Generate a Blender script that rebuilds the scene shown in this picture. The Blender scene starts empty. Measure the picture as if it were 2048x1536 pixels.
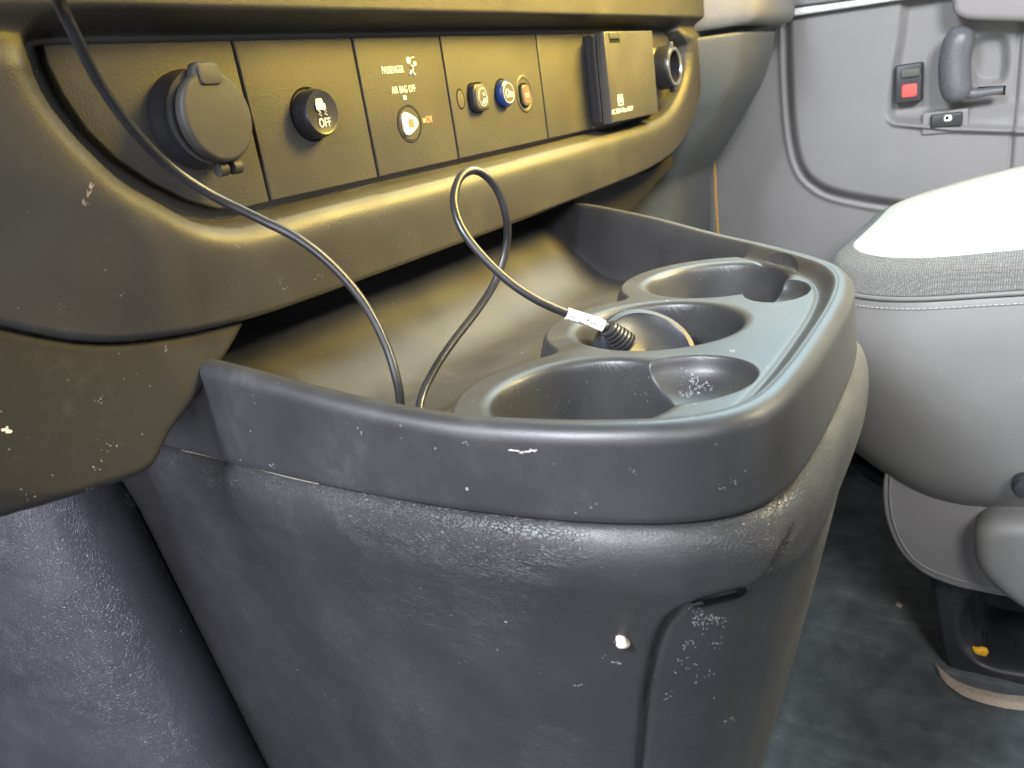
import bpy, math, random
import numpy as np
from mathutils import Vector, Matrix
from mathutils.bvhtree import BVHTree
random.seed(7); rng = np.random.default_rng(7)
scene = bpy.context.scene
# ------------------------------------------------------------------ camera
F = 1560.0
_X = np.array([1097., -721., F]); _X /= np.linalg.norm(_X)
_D = np.array([664., 4458., F]); _D -= _X * _D.dot(_X); _D /= np.linalg.norm(_D)
_Y = np.cross(_X, _D)
R = np.array([_X, _Y, -_D])
C = np.array([-.2917, -.353, -.0531])
cam = bpy.data.cameras.new('camera'); camo = bpy.data.objects.new('camera', cam)
scene.collection.objects.link(camo); scene.camera = camo
cam.sensor_width = 36; cam.lens = F / 2048 * 36; cam.clip_start = .01; cam.clip_end = 200
M = Matrix.Identity(4)
for i in range(3):
    M[i][0] = R[i, 0]; M[i][1] = -R[i, 1]; M[i][2] = -R[i, 2]; M[i][3] = C[i]
camo.matrix_world = M
cam.dof.use_dof = True; cam.dof.focus_distance = .46; cam.dof.aperture_fstop = 16
# ------------------------------------------------------------------ world, sun, lamps, exposure
w = bpy.data.worlds.new('World'); scene.world = w; w.use_nodes = True
nt = w.node_tree; bg = nt.nodes['Background']
sky = nt.nodes.new('ShaderNodeTexSky'); sky.sky_type = 'NISHITA'; sky.sun_disc = False
sky.sun_elevation = math.radians(52); sky.sun_rotation = math.radians(120)
nt.links.new(sky.outputs[0], bg.inputs[0]); bg.inputs[1].default_value = .028
def aim(o, target):
    o.rotation_euler = (Vector(target) - o.location).to_track_quat('-Z', 'Y').to_euler()
def area(name, loc, target, sx, sy, power, col, spread=180):
    l = bpy.data.lights.new(name, 'AREA'); l.shape = 'RECTANGLE'; l.size = sx; l.size_y = sy
    l.energy = power; l.color = col; l.spread = math.radians(spread)
    o = bpy.data.objects.new(name, l); scene.collection.objects.link(o); o.location = loc; aim(o, target); return o
area('warm_bounce_light', (.60, -.40, .38), (.36, 0, .07), .36, .30, 6.6, (1, .68, .10), 66)
area('windshield_light', (1.25, .10, .95), (.08, -.22, -.2), 1.4, .9, 20, (.68, .92, 1), 110)
area('driver_window_light', (-1.2, -.05, .05), (0, .02, -.35), .5, .7, 5.2, (.95, .93, 1))
area('driver_quarter_light', (-1.0, -.02, .72), (.0, -.2, -.2), .35, .30, 11, (.90, .95, 1), 90)
area('engine_cover_fill', (-.95, -.50, -.30), (-.16, .12, -.30), .30, .5, 1.2, (.88, .88, 1), 42)  # unseen source, added to brighten the engine cover at lower left
area('door_fill_light', (-.9, -1.1, .75), (.9, -.15, -.15), .5, .5, 3.8, (1, .99, .98), 44)  # fill added so the passenger door face gets light
area('rear_fill_light', (.55, -1.9, -.15), (.5, 0, -.40), 1.2, 1.0, 5, (1, .96, .95))  # invented soft fill from behind, also reaching under the seat
area('passenger_rear_light', (.62, -1.05, .42), (.19, -.25, -.21), .3, .3, 1.5, (1, .90, .60), 20)
sp = bpy.data.lights.new('sun_through_window', 'SPOT'); sp.energy = 105; sp.color = (1, .96, .88)
sp.spot_size = math.radians(16); sp.spot_blend = .12; sp.shadow_soft_size = .02
spo = bpy.data.objects.new('sun_through_window', sp); scene.collection.objects.link(spo)
spo.location = (1.30, -.25, 2.3); aim(spo, (.84, -.53, -.2))
vs = scene.view_settings
vs.view_transform = 'Standard'; vs.look = 'None'; vs.gamma = 1; vs.exposure = 0.3
try: vs.use_curve_mapping = False
except Exception: pass
# ------------------------------------------------------------------ helpers
def ray(px, py): return R @ np.array([(px - 1024) / F, (py - 768) / F, 1.])
def U(px, py, ax, val):
    d = ray(px, py); i = 'xyz'.index(ax); return C + d * ((val - C[i]) / d[i])
def PJ(p):
    c = R.T @ (np.asarray(p) - C); return 1024 + F * c[0] / c[2], 768 + F * c[1] / c[2]
def S(t, a=0., b=1.):
    t = np.clip((t - a) / (b - a), 0, 1); return t * t * (3 - 2 * t)
def Q(t):                                    # quarter circle 0..1
    t = np.clip(t, 0, 1); return np.sqrt(np.clip(1 - (1 - t) ** 2, 0, 1))
def spline(pts, n, closed=False):
    P = np.array(pts, float); m = len(P); k = 16; out = []
    segs = m if closed else m - 1
    for i in range(segs):
        if closed: a, b, c, d = P[(i-1) % m], P[i], P[(i+1) % m], P[(i+2) % m]
        else: a, b, c, d = P[max(i-1, 0)], P[i], P[i+1], P[min(i+2, m-1)]
        for j in range(k):
            t = j / k
            out.append(.5 * ((2*b) + (c-a)*t + (2*a-5*b+4*c-d)*t*t + (3*b-a-3*c+d)*t**3))
    out.append(P[0] if closed else P[-1]); out = np.array(out)
    L = np.r_[0, np.cumsum(np.linalg.norm(np.diff(out, axis=0), axis=1))]
    s = np.linspace(0, L[-1], n + (1 if closed else 0))
    r = np.stack([np.interp(s, L, out[:, i]) for i in range(out.shape[1])], 1)
    return r[:-1] if closed else r
def resample(pts, n):
    P = np.array(pts, float); P = np.vstack([P, P[:1]]); L = np.r_[0, np.cumsum(np.linalg.norm(np.diff(P, axis=0), axis=1))]
    q = np.linspace(0, L[-1], n, endpoint=False); return np.stack([np.interp(q, L, P[:, 0]), np.interp(q, L, P[:, 1])], 1)
def sdf(px, py, poly):                       # positive inside
    sh = px.shape; px = px.ravel(); py = py.ravel()
    d = np.full(px.shape, 1e9); inside = np.zeros(px.shape, bool); n = len(poly)
    for i in range(n):
        ax, ay = poly[i]; bx, by = poly[(i+1) % n]; ex, ey = bx-ax, by-ay
        wx, wy = px-ax, py-ay; t = np.clip((wx*ex+wy*ey)/(ex*ex+ey*ey+1e-18), 0, 1)
        d = np.minimum(d, (wx-ex*t)**2 + (wy-ey*t)**2)
        c = ((ay > py) != (by > py))
        with np.errstate(all='ignore'): xi = ex*(py-ay)/(ey if ey != 0 else 1e-18)+ax
        inside ^= (c & (px < xi))
    return (np.sqrt(d)*np.where(inside, 1, -1)).reshape(sh)
def snap(A, B, d, st):
    gA = np.gradient(d, axis=0)/np.maximum(1e-9, np.gradient(A, axis=0)); gB = np.gradient(d, axis=1)/np.maximum(1e-9, np.gradient(B, axis=1))
    sel = (np.abs(d) < .52*st); A = np.where(sel, A-d*gA, A); B = np.where(sel, B-d*gB, B)
    return A, B, d > -.52*st
def zero(d, st): return np.where(np.abs(d) < .52*st, 0., d)
def link(o, parent=None):
    scene.collection.objects.link(o)
    if parent is not None:
        o.parent = parent; o.matrix_parent_inverse = parent.matrix_world.inverted()
    return o
def mesh_obj(name, V, Fc, mat, parent=None, smooth=True, sharp=None):
    me = bpy.data.meshes.new(name); V = np.asarray(V, float)
    if isinstance(Fc, np.ndarray):
        n, k = Fc.shape
        me.vertices.add(len(V)); me.vertices.foreach_set('co', V.ravel())
        me.loops.add(n*k); me.loops.foreach_set('vertex_index', Fc.ravel().astype(np.int32))
        me.polygons.add(n); me.polygons.foreach_set('loop_start', np.arange(0, n*k, k, dtype=np.int32))
        me.update(calc_edges=True); me.validate()
    else:
        me.from_pydata([tuple(v) for v in V], [], Fc)
    me.polygons.foreach_set('use_smooth', [smooth]*len(me.polygons))
    if sharp: me.set_sharp_from_angle(angle=math.radians(sharp))
    me.materials.append(mat); me.update()
    return link(bpy.data.objects.new(name, me), parent)
def tag(o, label, cat, group=None):
    o['label'] = label; o['category'] = cat
    if group: o['group'] = group
    return o
def thing(name, label, cat, loc=(0, 0, 0)):
    o = bpy.data.objects.new(name, None); o.empty_display_size = .05
    scene.collection.objects.link(o); o.location = loc; o.matrix_world = Matrix.Translation(loc)
    return tag(o, label, cat)
def grid_faces(nu, nv, closed_u=False, mask=None, flip=False):
    a = np.arange(nu*nv).reshape(nu, nv)
    if closed_u: a = np.vstack([a, a[:1]])
    q = np.stack([a[:-1, :-1], a[1:, :-1], a[1:, 1:], a[:-1, 1:]], -1).reshape(-1, 4)
    if mask is not None:
        m = mask.ravel(); q = q[m[q].all(1)]
    if flip: q = q[:, ::-1]
    return np.ascontiguousarray(q)
def compact(V, q):
    u, inv = np.unique(q, return_inverse=True); return V[u], inv.reshape(q.shape)
def surf(name, P, mat, parent=None, closed_u=False, mask=None, flip=False):
    nu, nv = P.shape[:2]; V, q = compact(P.reshape(-1, 3), grid_faces(nu, nv, closed_u, mask, flip))
    return mesh_obj(name, V, q, mat, parent)
def prism(name, poly, fr, d0, d1, mat, parent=None, bev=0, flip=False, seg=3):
    """poly in 2D; fr(u,v,d)->xyz, extruded d0..d1, d1 the visible front, front edge rounded by bev"""
    poly = np.array(poly, float)
    ar = sum(poly[i][0]*poly[(i+1) % len(poly)][1]-poly[(i+1) % len(poly)][0]*poly[i][1] for i in range(len(poly)))
    if ar < 0: poly = poly[::-1]
    def off(d):
        n = len(poly); e = np.roll(poly, -1, 0)-poly; e /= np.linalg.norm(e, axis=1)[:, None]+1e-12
        nr = np.stack([-e[:, 1], e[:, 0]], 1); nn = nr+np.roll(nr, 1, 0)
        ln = np.linalg.norm(nn, axis=1)[:, None]; nn = nn/np.maximum(ln, .3)
        c = np.maximum((nn*nr).sum(1)[:, None], .4); return poly+nn/c*d
    rings = [(0, d0), (0, d1-np.sign(d1-d0)*bev)]
    if bev > 0:
        for k in range(1, seg+1):
            t = k/seg*math.pi/2; rings.append((bev*(1-math.cos(t)), d1-np.sign(d1-d0)*bev*(1-math.sin(t))))
    V = []; n = len(poly)
    for o_, d in rings:
        for p in off(o_): V.append(fr(p[0], p[1], d))
    Fc = [[k*n+i, k*n+(i+1) % n, (k+1)*n+(i+1) % n, (k+1)*n+i] for k in range(len(rings)-1) for i in range(n)]
    Fc.append([(len(rings)-1)*n+i for i in range(n)]); Fc.append(list(range(n))[::-1])
    o = mesh_obj(name, V, Fc, mat, parent, smooth=True, sharp=40)
    import bmesh
    bm = bmesh.new(); bm.from_mesh(o.data); bmesh.ops.recalc_face_normals(bm, faces=bm.faces); bm.to_mesh(o.data); bm.free()
    return o
def XZ(y0):                                  # front view frame: u=x, v=z, d=protrusion towards the cabin (-y)
    return lambda u, v, d: (u, y0-d, v)
def YZ(x0):                                  # side view frame: u=y, v=z, d=protrusion towards the driver (-x)
    return lambda u, v, d: (x0-d, u, v)
def XY(z0): return lambda u, v, d: (u, v, z0+d)
def frame(c, n, up):
    c = Vector(c); n = Vector(n).normalized(); r = Vector(up).cross(n).normalized(); u = n.cross(r)
    return lambda a, b, d: tuple(c+r*a+u*b+n*d)
def lathe(name, prof, fr, mat, parent=None, n=48, sharp=35, sx=1, sy=1):
    """prof [(r,d)...] turned about the frame's axis"""
    V = [fr(r*math.cos(t)*sx, r*math.sin(t)*sy, d) for r, d in prof for t in [2*math.pi*k/n for k in range(n)]]
    Fc = [[j*n+i, j*n+(i+1) % n, (j+1)*n+(i+1) % n, (j+1)*n+i] for j in range(len(prof)-1) for i in range(n)]
    return mesh_obj(name, V, Fc, mat, parent, sharp=sharp)
def circle(cx, cy, rx, ry=None, n=32, a0=0, a1=360):
    ry = ry or rx
    return [(cx+rx*math.cos(math.radians(a0+(a1-a0)*k/n)), cy+ry*math.sin(math.radians(a0+(a1-a0)*k/n))) for k in range(n if a1-a0 == 360 else n+1)]
def rrect(cx, cy, w_, h_, r, n=6):
    o = []
    for sx, sy, a in ((1, 1, 0), (-1, 1, 90), (-1, -1, 180), (1, -1, 270)):
        for k in range(n+1):
            t = math.radians(a+90*k/n); o.append((cx+sx*(w_/2-r)+r*math.cos(t), cy+sy*(h_/2-r)+r*math.sin(t)))
    return o
def tube(name, pts, rad, mat, parent=None, n=14, per=None, caps=True, twist=None):
    P = np.array(pts, float)
    if per: P = spline(P, per)
    m = len(P); T = np.gradient(P, axis=0); T /= np.linalg.norm(T, axis=1)[:, None]
    N = np.zeros_like(P); a = np.array([0, 0, 1.]) if abs(T[0][2]) < .9 else np.array([1., 0, 0])
    v = np.cross(T[0], a); v /= np.linalg.norm(v); N[0] = v
    for i in range(1, m):
        v = N[i-1]-T[i]*N[i-1].dot(T[i]); N[i] = v/np.linalg.norm(v)
    B = np.cross(T, N); r = np.full(m, rad) if np.isscalar(rad) else np.interp(np.linspace(0, 1, m), np.linspace(0, 1, len(rad)), rad)
    th = np.linspace(0, 2*math.pi, n, endpoint=False)
    G = P[:, None]+r[:, None, None]*(np.cos(th)[None, :, None]*N[:, None]+np.sin(th)[None, :, None]*B[:, None])
    q = []
    for i in range(m-1):
        for j in range(n): q.append([i*n+j, i*n+(j+1) % n, (i+1)*n+(j+1) % n, (i+1)*n+j])
    V = G.reshape(-1, 3)
    if caps: q.append(list(range(n))[::-1]); q.append([(m-1)*n+j for j in range(n)])
    return mesh_obj(name, V, q, mat, parent, sharp=60)
# ------------------------------------------------------------------ materials
def nd(t, kind, **kw):
    n = t.nodes.new(kind)
    for k, v in kw.items():
        if k in n.inputs: n.inputs[k].default_value = v
        else: setattr(n, k, v)
    return n
def ramp(t, src, a, b, lo=0., hi=1.):
    m = nd(t, 'ShaderNodeMapRange'); m.inputs[1].default_value = a; m.inputs[2].default_value = b
    m.inputs[3].default_value = lo; m.inputs[4].default_value = hi; t.links.new(src, m.inputs[0]); return m.outputs[0]
def mixc(t, fac, a, b):
    m = nd(t, 'ShaderNodeMix', data_type='RGBA'); t.links.new(fac, m.inputs[0])
    for i, x in ((6, a), (7, b)):
        if isinstance(x, tuple): m.inputs[i].default_value = (*x, 1)
        else: t.links.new(x, m.inputs[i])
    return m.outputs[2]
def math_(t, op, a, b):
    m = nd(t, 'ShaderNodeMath', operation=op)
    for i, x in ((0, a), (1, b)):
        if isinstance(x, (int, float)): m.inputs[i].default_value = x
        else: t.links.new(x, m.inputs[i])
    return m.outputs[0]
def coords(t, scale=(1, 1, 1), rot=(0, 0, 0)):
    tc = nd(t, 'ShaderNodeTexCoord'); mp = nd(t, 'ShaderNodeMapping'); mp.inputs['Scale'].default_value = scale
    mp.inputs['Rotation'].default_value = rot; t.links.new(tc.outputs['Object'], mp.inputs[0]); return mp.outputs[0]
def specks(t, co, scale, size, thr):
    v = nd(t, 'ShaderNodeTexVoronoi', Scale=scale, Randomness=1.); t.links.new(co, v.inputs['Vector'])
    n = nd(t, 'ShaderNodeTexNoise', Scale=scale*2.6, Detail=2.); t.links.new(co, n.inputs['Vector'])
    d = math_(t, 'ADD', v.outputs['Distance'], ramp(t, n.outputs[0], .3, .7, -size*.7, size*.7))
    s = nd(t, 'ShaderNodeSeparateColor'); t.links.new(v.outputs['Color'], s.inputs[0])
    return math_(t, 'MULTIPLY', ramp(t, d, size, size*.5), math_(t, 'GREATER_THAN', s.outputs[0], thr))
def plastic(name, col, rough=.5, grain=1400., gs=.25, gdist=.00012, dust=.35, speck=1., wrinkle=0., wr_dir=(1, 1, 1), var=.12, scratch=True, spec=.5, streak=0.):
    m = bpy.data.materials.new(name); m.use_nodes = True; t = m.node_tree; b = t.nodes['Principled BSDF']
    co = coords(t)
    n1 = nd(t, 'ShaderNodeTexNoise', Scale=22., Detail=7., Roughness=.65); t.links.new(co, n1.inputs['Vector'])
    n2 = nd(t, 'ShaderNodeTexNoise', Scale=180., Detail=5., Roughness=.7); t.links.new(co, n2.inputs['Vector'])
    lo = tuple(c*(1-var) for c in col); hi = tuple(c*(1+var) for c in col)
    c = mixc(t, ramp(t, n1.outputs[0], .35, .65), lo, hi)
    d = math_(t, 'MULTIPLY', ramp(t, n1.outputs[0], .5, .75), ramp(t, n2.outputs[0], .45, .75))
    d = math_(t, 'MULTIPLY', d, dust*.35); c = mixc(t, d, c, (.33, .33, .34))
    if speck > 0:
        s = math_(t, 'MAXIMUM', specks(t, co, 110., .055, 1-.12*speck), specks(t, co, 300., .09, 1-.10*speck))
        c = mixc(t, math_(t, 'MULTIPLY', s, .5), c, (.42, .41, .40))
    if scratch:
        cs = coords(t, (35, 240, 35), (.4, .9, .5)); v = specks(t, cs, 1., .06, .93)
        c = mixc(t, math_(t, 'MULTIPLY', v, .35), c, (.4, .4, .42))
    if streak > 0:
        cs = coords(t, (70, 3.5, 3.5), (0, 0, .12)); n5 = nd(t, 'ShaderNodeTexNoise', Scale=1., Detail=6., Roughness=.7); t.links.new(cs, n5.inputs['Vector'])
        k5 = math_(t, 'MULTIPLY', ramp(t, n5.outputs[0], .5, .72), ramp(t, n1.outputs[0], .4, .6)); d = math_(t, 'ADD', d, math_(t, 'MULTIPLY', k5, .3))
        c = mixc(t, math_(t, 'MULTIPLY', k5, streak), c, (.30, .31, .32))
    t.links.new(c, b.inputs['Base Color'])
    t.links.new(math_(t, 'ADD', ramp(t, n1.outputs[0], .3, .7, rough-.05, rough+.07), math_(t, 'MULTIPLY', d, .5)), b.inputs['Roughness'])
    b.inputs['Specular IOR Level'].default_value = spec
    v = nd(t, 'ShaderNodeTexVoronoi', Scale=grain, feature='SMOOTH_F1'); t.links.new(co, v.inputs['Vector'])
    n3 = nd(t, 'ShaderNodeTexNoise', Scale=grain*.55, Detail=3.); t.links.new(co, n3.inputs['Vector'])
    h = math_(t, 'ADD', v.outputs['Distance'], math_(t, 'MULTIPLY', n3.outputs[0], .8))
    bp = nd(t, 'ShaderNodeBump', Strength=gs, Distance=gdist); t.links.new(h, bp.inputs['Height']); last = bp
    if wrinkle > 0:
        cw = coords(t, wr_dir); dn = nd(t, 'ShaderNodeTexNoise', Scale=60., Detail=3.); t.links.new(cw, dn.inputs['Vector'])
        va = nd(t, 'ShaderNodeVectorMath', operation='MULTIPLY_ADD'); t.links.new(dn.outputs['Color'], va.inputs[0])
        va.inputs[1].default_value = (.018, .018, .018); t.links.new(cw, va.inputs[2])
        vo = nd(t, 'ShaderNodeTexVoronoi', Scale=520., feature='DISTANCE_TO_EDGE'); t.links.new(va.outputs[0], vo.inputs['Vector'])
        nm = nd(t, 'ShaderNodeTexNoise', Scale=9., Detail=2.); t.links.new(co, nm.inputs['Vector'])
        hh = math_(t, 'MULTIPLY', ramp(t, vo.outputs['Distance'], 0, .12), ramp(t, nm.outputs[0], .42, .60, .10, 1.))
        b2 = nd(t, 'ShaderNodeBump', Strength=wrinkle, Distance=.0005); t.links.new(hh, b2.inputs['Height'])
        t.links.new(last.outputs[0], b2.inputs['Normal']); last = b2
    t.links.new(last.outputs[0], b.inputs['Normal']); return m
def simple(name, col, rough=.5, metal=0., spec=.5):
    m = bpy.data.materials.new(name); m.use_nodes = True; b = m.node_tree.nodes['Principled BSDF']; t = m.node_tree
    n = nd(t, 'ShaderNodeTexNoise', Scale=300., Detail=4.); t.links.new(coords(t), n.inputs['Vector'])
    t.links.new(mixc(t, ramp(t, n.outputs[0], .35, .65), tuple(c*.88 for c in col), tuple(min(1, c*1.1) for c in col)), b.inputs['Base Color'])
    b.inputs['Roughness'].default_value = rough; b.inputs['Metallic'].default_value = metal
    b.inputs['Specular IOR Level'].default_value = spec; return m
def fabric(name, col, scale, strength, var=.35):
    m = bpy.data.materials.new(name); m.use_nodes = True; t = m.node_tree; b = t.nodes['Principled BSDF']
    co = coords(t)
    wa = nd(t, 'ShaderNodeTexWave', Scale=scale, Distortion=3.5, bands_direction='Y'); wa.inputs['Detail'].default_value = 2; wa.inputs['Detail Scale'].default_value = 3
    wb = nd(t, 'ShaderNodeTexWave', Scale=scale, Distortion=3.5, bands_direction='Z'); wb.inputs['Detail'].default_value = 2
    wc = nd(t, 'ShaderNodeTexWave', Scale=scale, Distortion=3.5, bands_direction='X'); wc.inputs['Detail'].default_value = 2
    for x in (wa, wb, wc): t.links.new(co, x.inputs['Vector'])
    n = nd(t, 'ShaderNodeTexNoise', Scale=scale*7, Detail=4., Roughness=.7); t.links.new(co, n.inputs['Vector'])
    h = math_(t, 'ADD', math_(t, 'MULTIPLY', wa.outputs[0], math_(t, 'MAXIMUM', wb.outputs[0], wc.outputs[0])), math_(t, 'MULTIPLY', n.outputs[0], 1.1))
    c = mixc(t, ramp(t, h, .3, 1.4), tuple(x*(1-var) for x in col), tuple(min(1, x*(1+var)) for x in col))
    t.links.new(c, b.inputs['Base Color']); b.inputs['Roughness'].default_value = .95; b.inputs['Specular IOR Level'].default_value = .15
    bp = nd(t, 'ShaderNodeBump', Strength=strength, Distance=.0012); t.links.new(h, bp.inputs['Height'])
    t.links.new(bp.outputs[0], b.inputs['Normal']); return m
DK = (.040, .042, .046)
M_bezel = plastic('dash_plastic', (.029, .028, .025), .52, 1100, .6, .00014, .25, .55)
M_panel = plastic('switch_panel_plastic', (.036, .035, .031), .52, 1300, .9, .00016, .12, .35, scratch=False)
M_gap_shade = simple('gap_shade', (.006, .006, .006), .8, spec=.1)  # near-black colour paints the shade inside gaps, slots and recesses
M_tray = plastic('tray_plastic', (.025, .025, .027), .43, 1700, .4, .00010, .25, 1.3)
M_body = plastic('console_leather_grain', (.021, .021, .023), .45, 1300, .5, .00014, .15, 1.3, wrinkle=.55, wr_dir=(.8, .8, 2.2))
M_kick = plastic('engine_cover_grain', (.040, .041, .047), .36, 1000, .45, .00016, .15, .9, wrinkle=.4, wr_dir=(1.3, 1.3, 1))
M_lower = plastic('lower_cover_plastic', (.012, .012, .0125), .74, 1500, .3, .0001, .2, 1.4, spec=.3)
M_glove = plastic('glove_box_plastic', (.075, .082, .085), .5, 1000, .4, .00015, .2, .3, scratch=False)
M_upper = plastic('upper_dash_grain', (.17, .165, .15), .48, 600, .6, .00025, .2, .1, wrinkle=.4, scratch=False)
M_door = plastic('door_plastic', (.162, .160, .163), .6, 1200, .3, .0001, .1, .0, scratch=False, var=.04)
M_vinyl = plastic('seat_vinyl', (.155, .152, .150), .52, 1300, .3, .0001, .15, .1, wrinkle=.15, scratch=False, var=.04)
M_skirt = plastic('seat_shell_plastic', (.19, .182, .186), .55, 1200, .3, .0001, .15, .3, scratch=False, var=.05)
M_base = plastic('seat_base_black', (.022, .023, .028), .42, 1200, .3, .0001, .5, 1.6)
M_floor = plastic('floor_mat_rubber', (.11, .125, .132), .36, 700, .5, .0003, .8, .6, var=.3, streak=.6)
M_cap = plastic('socket_cap_rubber', (.032, .032, .031), .6, 2000, .2, .0001, .6, .6, scratch=False)
M_btn = simple('button_black', (.02, .021, .026), .34)
M_btnf = simple('button_face', (.06, .06, .055), .5)
M_blue = simple('button_blue', (.012, .035, .17), .3)
M_white = simple('white_print', (.75, .75, .72), .5)
M_orange = simple('orange_print', (.8, .33, .2), .5)
M_red = simple('red_print', (.50, .07, .06), .6)
M_chrome = simple('socket_metal', (.75, .74, .70), .3, 1.)
M_cable = simple('cable_rubber', (.016, .016, .018), .33)
M_label = simple('label_white', (.78, .78, .76), .45)
M_ink = simple('ink_black', (.02, .02, .02), .5)
M_relief = simple('strain_relief_rubber', (.025, .025, .028), .4)
M_puck = simple('puck_gloss', (.014, .016, .022), .40, spec=.3)
M_handle = simple('handle_grey', (.085, .09, .10), .42)
M_gap_light = simple('amber_gap_light', (.45, .26, .05), .5)
M_bright = simple('ledge_lit_grey', (.62, .64, .64), .35)
M_cloth_lit = fabric('seat_cloth_sunlit', (.52, .50, .44), 110., .4, .15)  # sunlit copy of the cloth, sunlight put into the pale colour
M_cloth_shade = fabric('seat_cloth_shaded', (.20, .20, .195), 170., .9, .5)  # shaded copy of the cloth, painted darker for the unlit side band
M_beige = simple('carpet_edge', (.42, .34, .27), .85)
M_crumb = simple('crumb_pale', (.55, .46, .38), .8)
M_yellow = simple('crumb_yellow', (.85, .45, .02), .3)

# ================================================================== DASHBOARD
dash = thing('dashboard', 'dark plastic dashboard with a recessed row of switches above the console tray', 'dashboard', (.25, .05, -.14))
# --- bezel: one moulded shell with an opening
BY = -.012
open_px = [(80, 89), (82, 137), (106, 191), (147, 246), (191, 294), (246, 345), (308, 383), (369, 417), (410, 432), (470, 437), (540, 423),
           (650, 395), (800, 362), (1000, 314), (1190, 266), (1290, 239), (1330, 216), (1352, 180), (1364, 140), (1367, 100), (1360, 76), (1345, 64), (1300, 60)]
op = [tuple(U(x, y, 'y', BY)[[0, 2]]) for x, y in open_px]
op[-3:] = [(op[-3][0], -.012), (op[-3][0]-.01, -.002), (op[-3][0]-.03, .0022)]
op += [(.3, .0029), (.1, .0029), (-.02, .0029), (-.085, .0029), (-.102, .001)]
op = spline(op, 260, True)
bz_out = spline([(.662, .14), (.655, .05), (.650, .0), (.643, -.045), (.628, -.078), (.598, -.104), (.562, -.121), (.52, -.131), (.45, -.1375), (.3, -.1405),
                 (.1, -.1415), (.0, -.1415), (-.045, -.140), (-.09, -.135), (-.125, -.126), (-.16, -.107), (-.2, -.078), (-.26, -.03), (-.33, .05), (-.38, .14)], 300)
bz_out = np.vstack([bz_out, [(-.38, .2), (.662, .2)]])
gx = np.arange(-.36, .664, .0009); gz = np.arange(-.1435, .115, .0009)
GX, GZ = np.meshgrid(gx, gz, indexing='ij')
d_op = -sdf(GX, GZ, op); d_out = sdf(GX, GZ, bz_out); dr_op, dr_out = d_op, d_out; d_op = zero(d_op, .0009); d_out = zero(d_out, .0009)
bp_ = spline([(0, .006), (.004, .011), (.010, .0145), (.02, .0170), (.032, .0188), (.041, .0196), (.047, .0190), (.052, .0162), (.056, .0128), (.062, .0100), (.08, .0100), (.3, .0100)], 400)
gp_ = spline([(-.05, .009), (0, .009), (.004, .0130), (.009, .0172), (.014, .0190), (.022, .0190), (.035, .0175), (.05, .0150), (.07, .0115), (.1, .008), (.16, .005), (.5, .004)], 500)
h = np.interp(dr_op, gp_[:, 0], gp_[:, 1])
Tt = S(GZ, -.012, .006)*S(GX, -.17, -.085)
h = h*(1-Tt)+(.010+.012*S(GZ, .001, .012))*Tt
lip = .0045+.0035*S(GZ, -.01, .0)
W = -.006+(h+.006)*np.sin(np.clip(d_op/lip, 0, 1)*math.pi/2)
W = np.where(d_op <= 0, -.006, W)
W -= .034*(1-Q(d_out/(.012-.005*S(-GZ, .03, .08))))
A_, B_, mk = snap(GX, GZ, dr_out, .0009); GX, GZ, _m = snap(A_, B_, dr_op, .0009)
P = np.stack([GX, -W, GZ], -1)
surf('bezel', P, M_bezel, dash, mask=mk & (d_op > -.02))
bo = bz_out[:300]
surf('bezel_return', np.stack([np.stack([bo[:, 0], np.full(300, yy), bo[:, 1]], 1) for yy in (.018, .03, .05, .07)], 1), M_bezel, dash)
DT = [(-.40, .105), (-.40, .30), (.84, .30), (.84, .105)]
mesh_obj('dash_upper_face', [(-.40, -.023, .112), (.655, -.023, .112), (.655, .0, .26), (-.40, .0, .26)], [[0, 1, 2, 3]], M_bezel, dash)
mesh_obj('dash_top', [(-.40, .0, .26), (.84, .0, .26), (.898, .50, .30), (-.40, .50, .30)], [[0, 1, 2, 3]], M_bezel, dash)  # unseen top, added to block front light leaking into the tray
mesh_obj('dash_underside', [(-.40, .045, -.139), (.655, .045, -.139), (.655, .50, -.145), (-.40, .50, -.145)], [[0, 1, 2, 3]], M_gap_shade, dash)  # reaches forward to shut the same light leak from below

mesh_obj('recess_back', [(-.12, .0075, -.1), (.65, .0075, -.1), (.65, .0075, .02), (-.12, .0075, .02)], [[0, 1, 2, 3]], M_gap_shade, dash)
# --- switch panels
seam = [0, .0885, .175, .303, .3855, .533]
zt, zb, g = -.0005, -.0825, .0009
P0 = [(-.0975, zt), (-g, zt), (-g, zb), (-.018, -.0828), (-.034, -.0805), (-.05, -.0735), (-.066, -.0625), (-.080, -.050), (-.090, -.036), (-.0955, -.021), (-.098, -.008)]
P0 = [tuple(p) for p in P0]
PN = [P0]
for a, b in zip(seam[:-1], seam[1:]): PN.append([(a+g, zb), (b-g, zb), (b-g, zt), (a+g, zt)])
PN.append([(seam[-1]+g, zb), (.545, zb), (.566, -.077), (.581, -.066), (.590, -.045), (.591, -.022), (.585, -.007), (.570, zt), (seam[-1]+g, zt)])
for i in range(2): pass
panels = [prism('switch_panel' if i in (1, 2, 3) else 'socket_panel' if i in (0, 5, 6) else 'blank_panel', p, XZ(0), -.0065, 0.0, M_panel, dash, bev=.0009) for i, p in enumerate(PN)]
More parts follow.
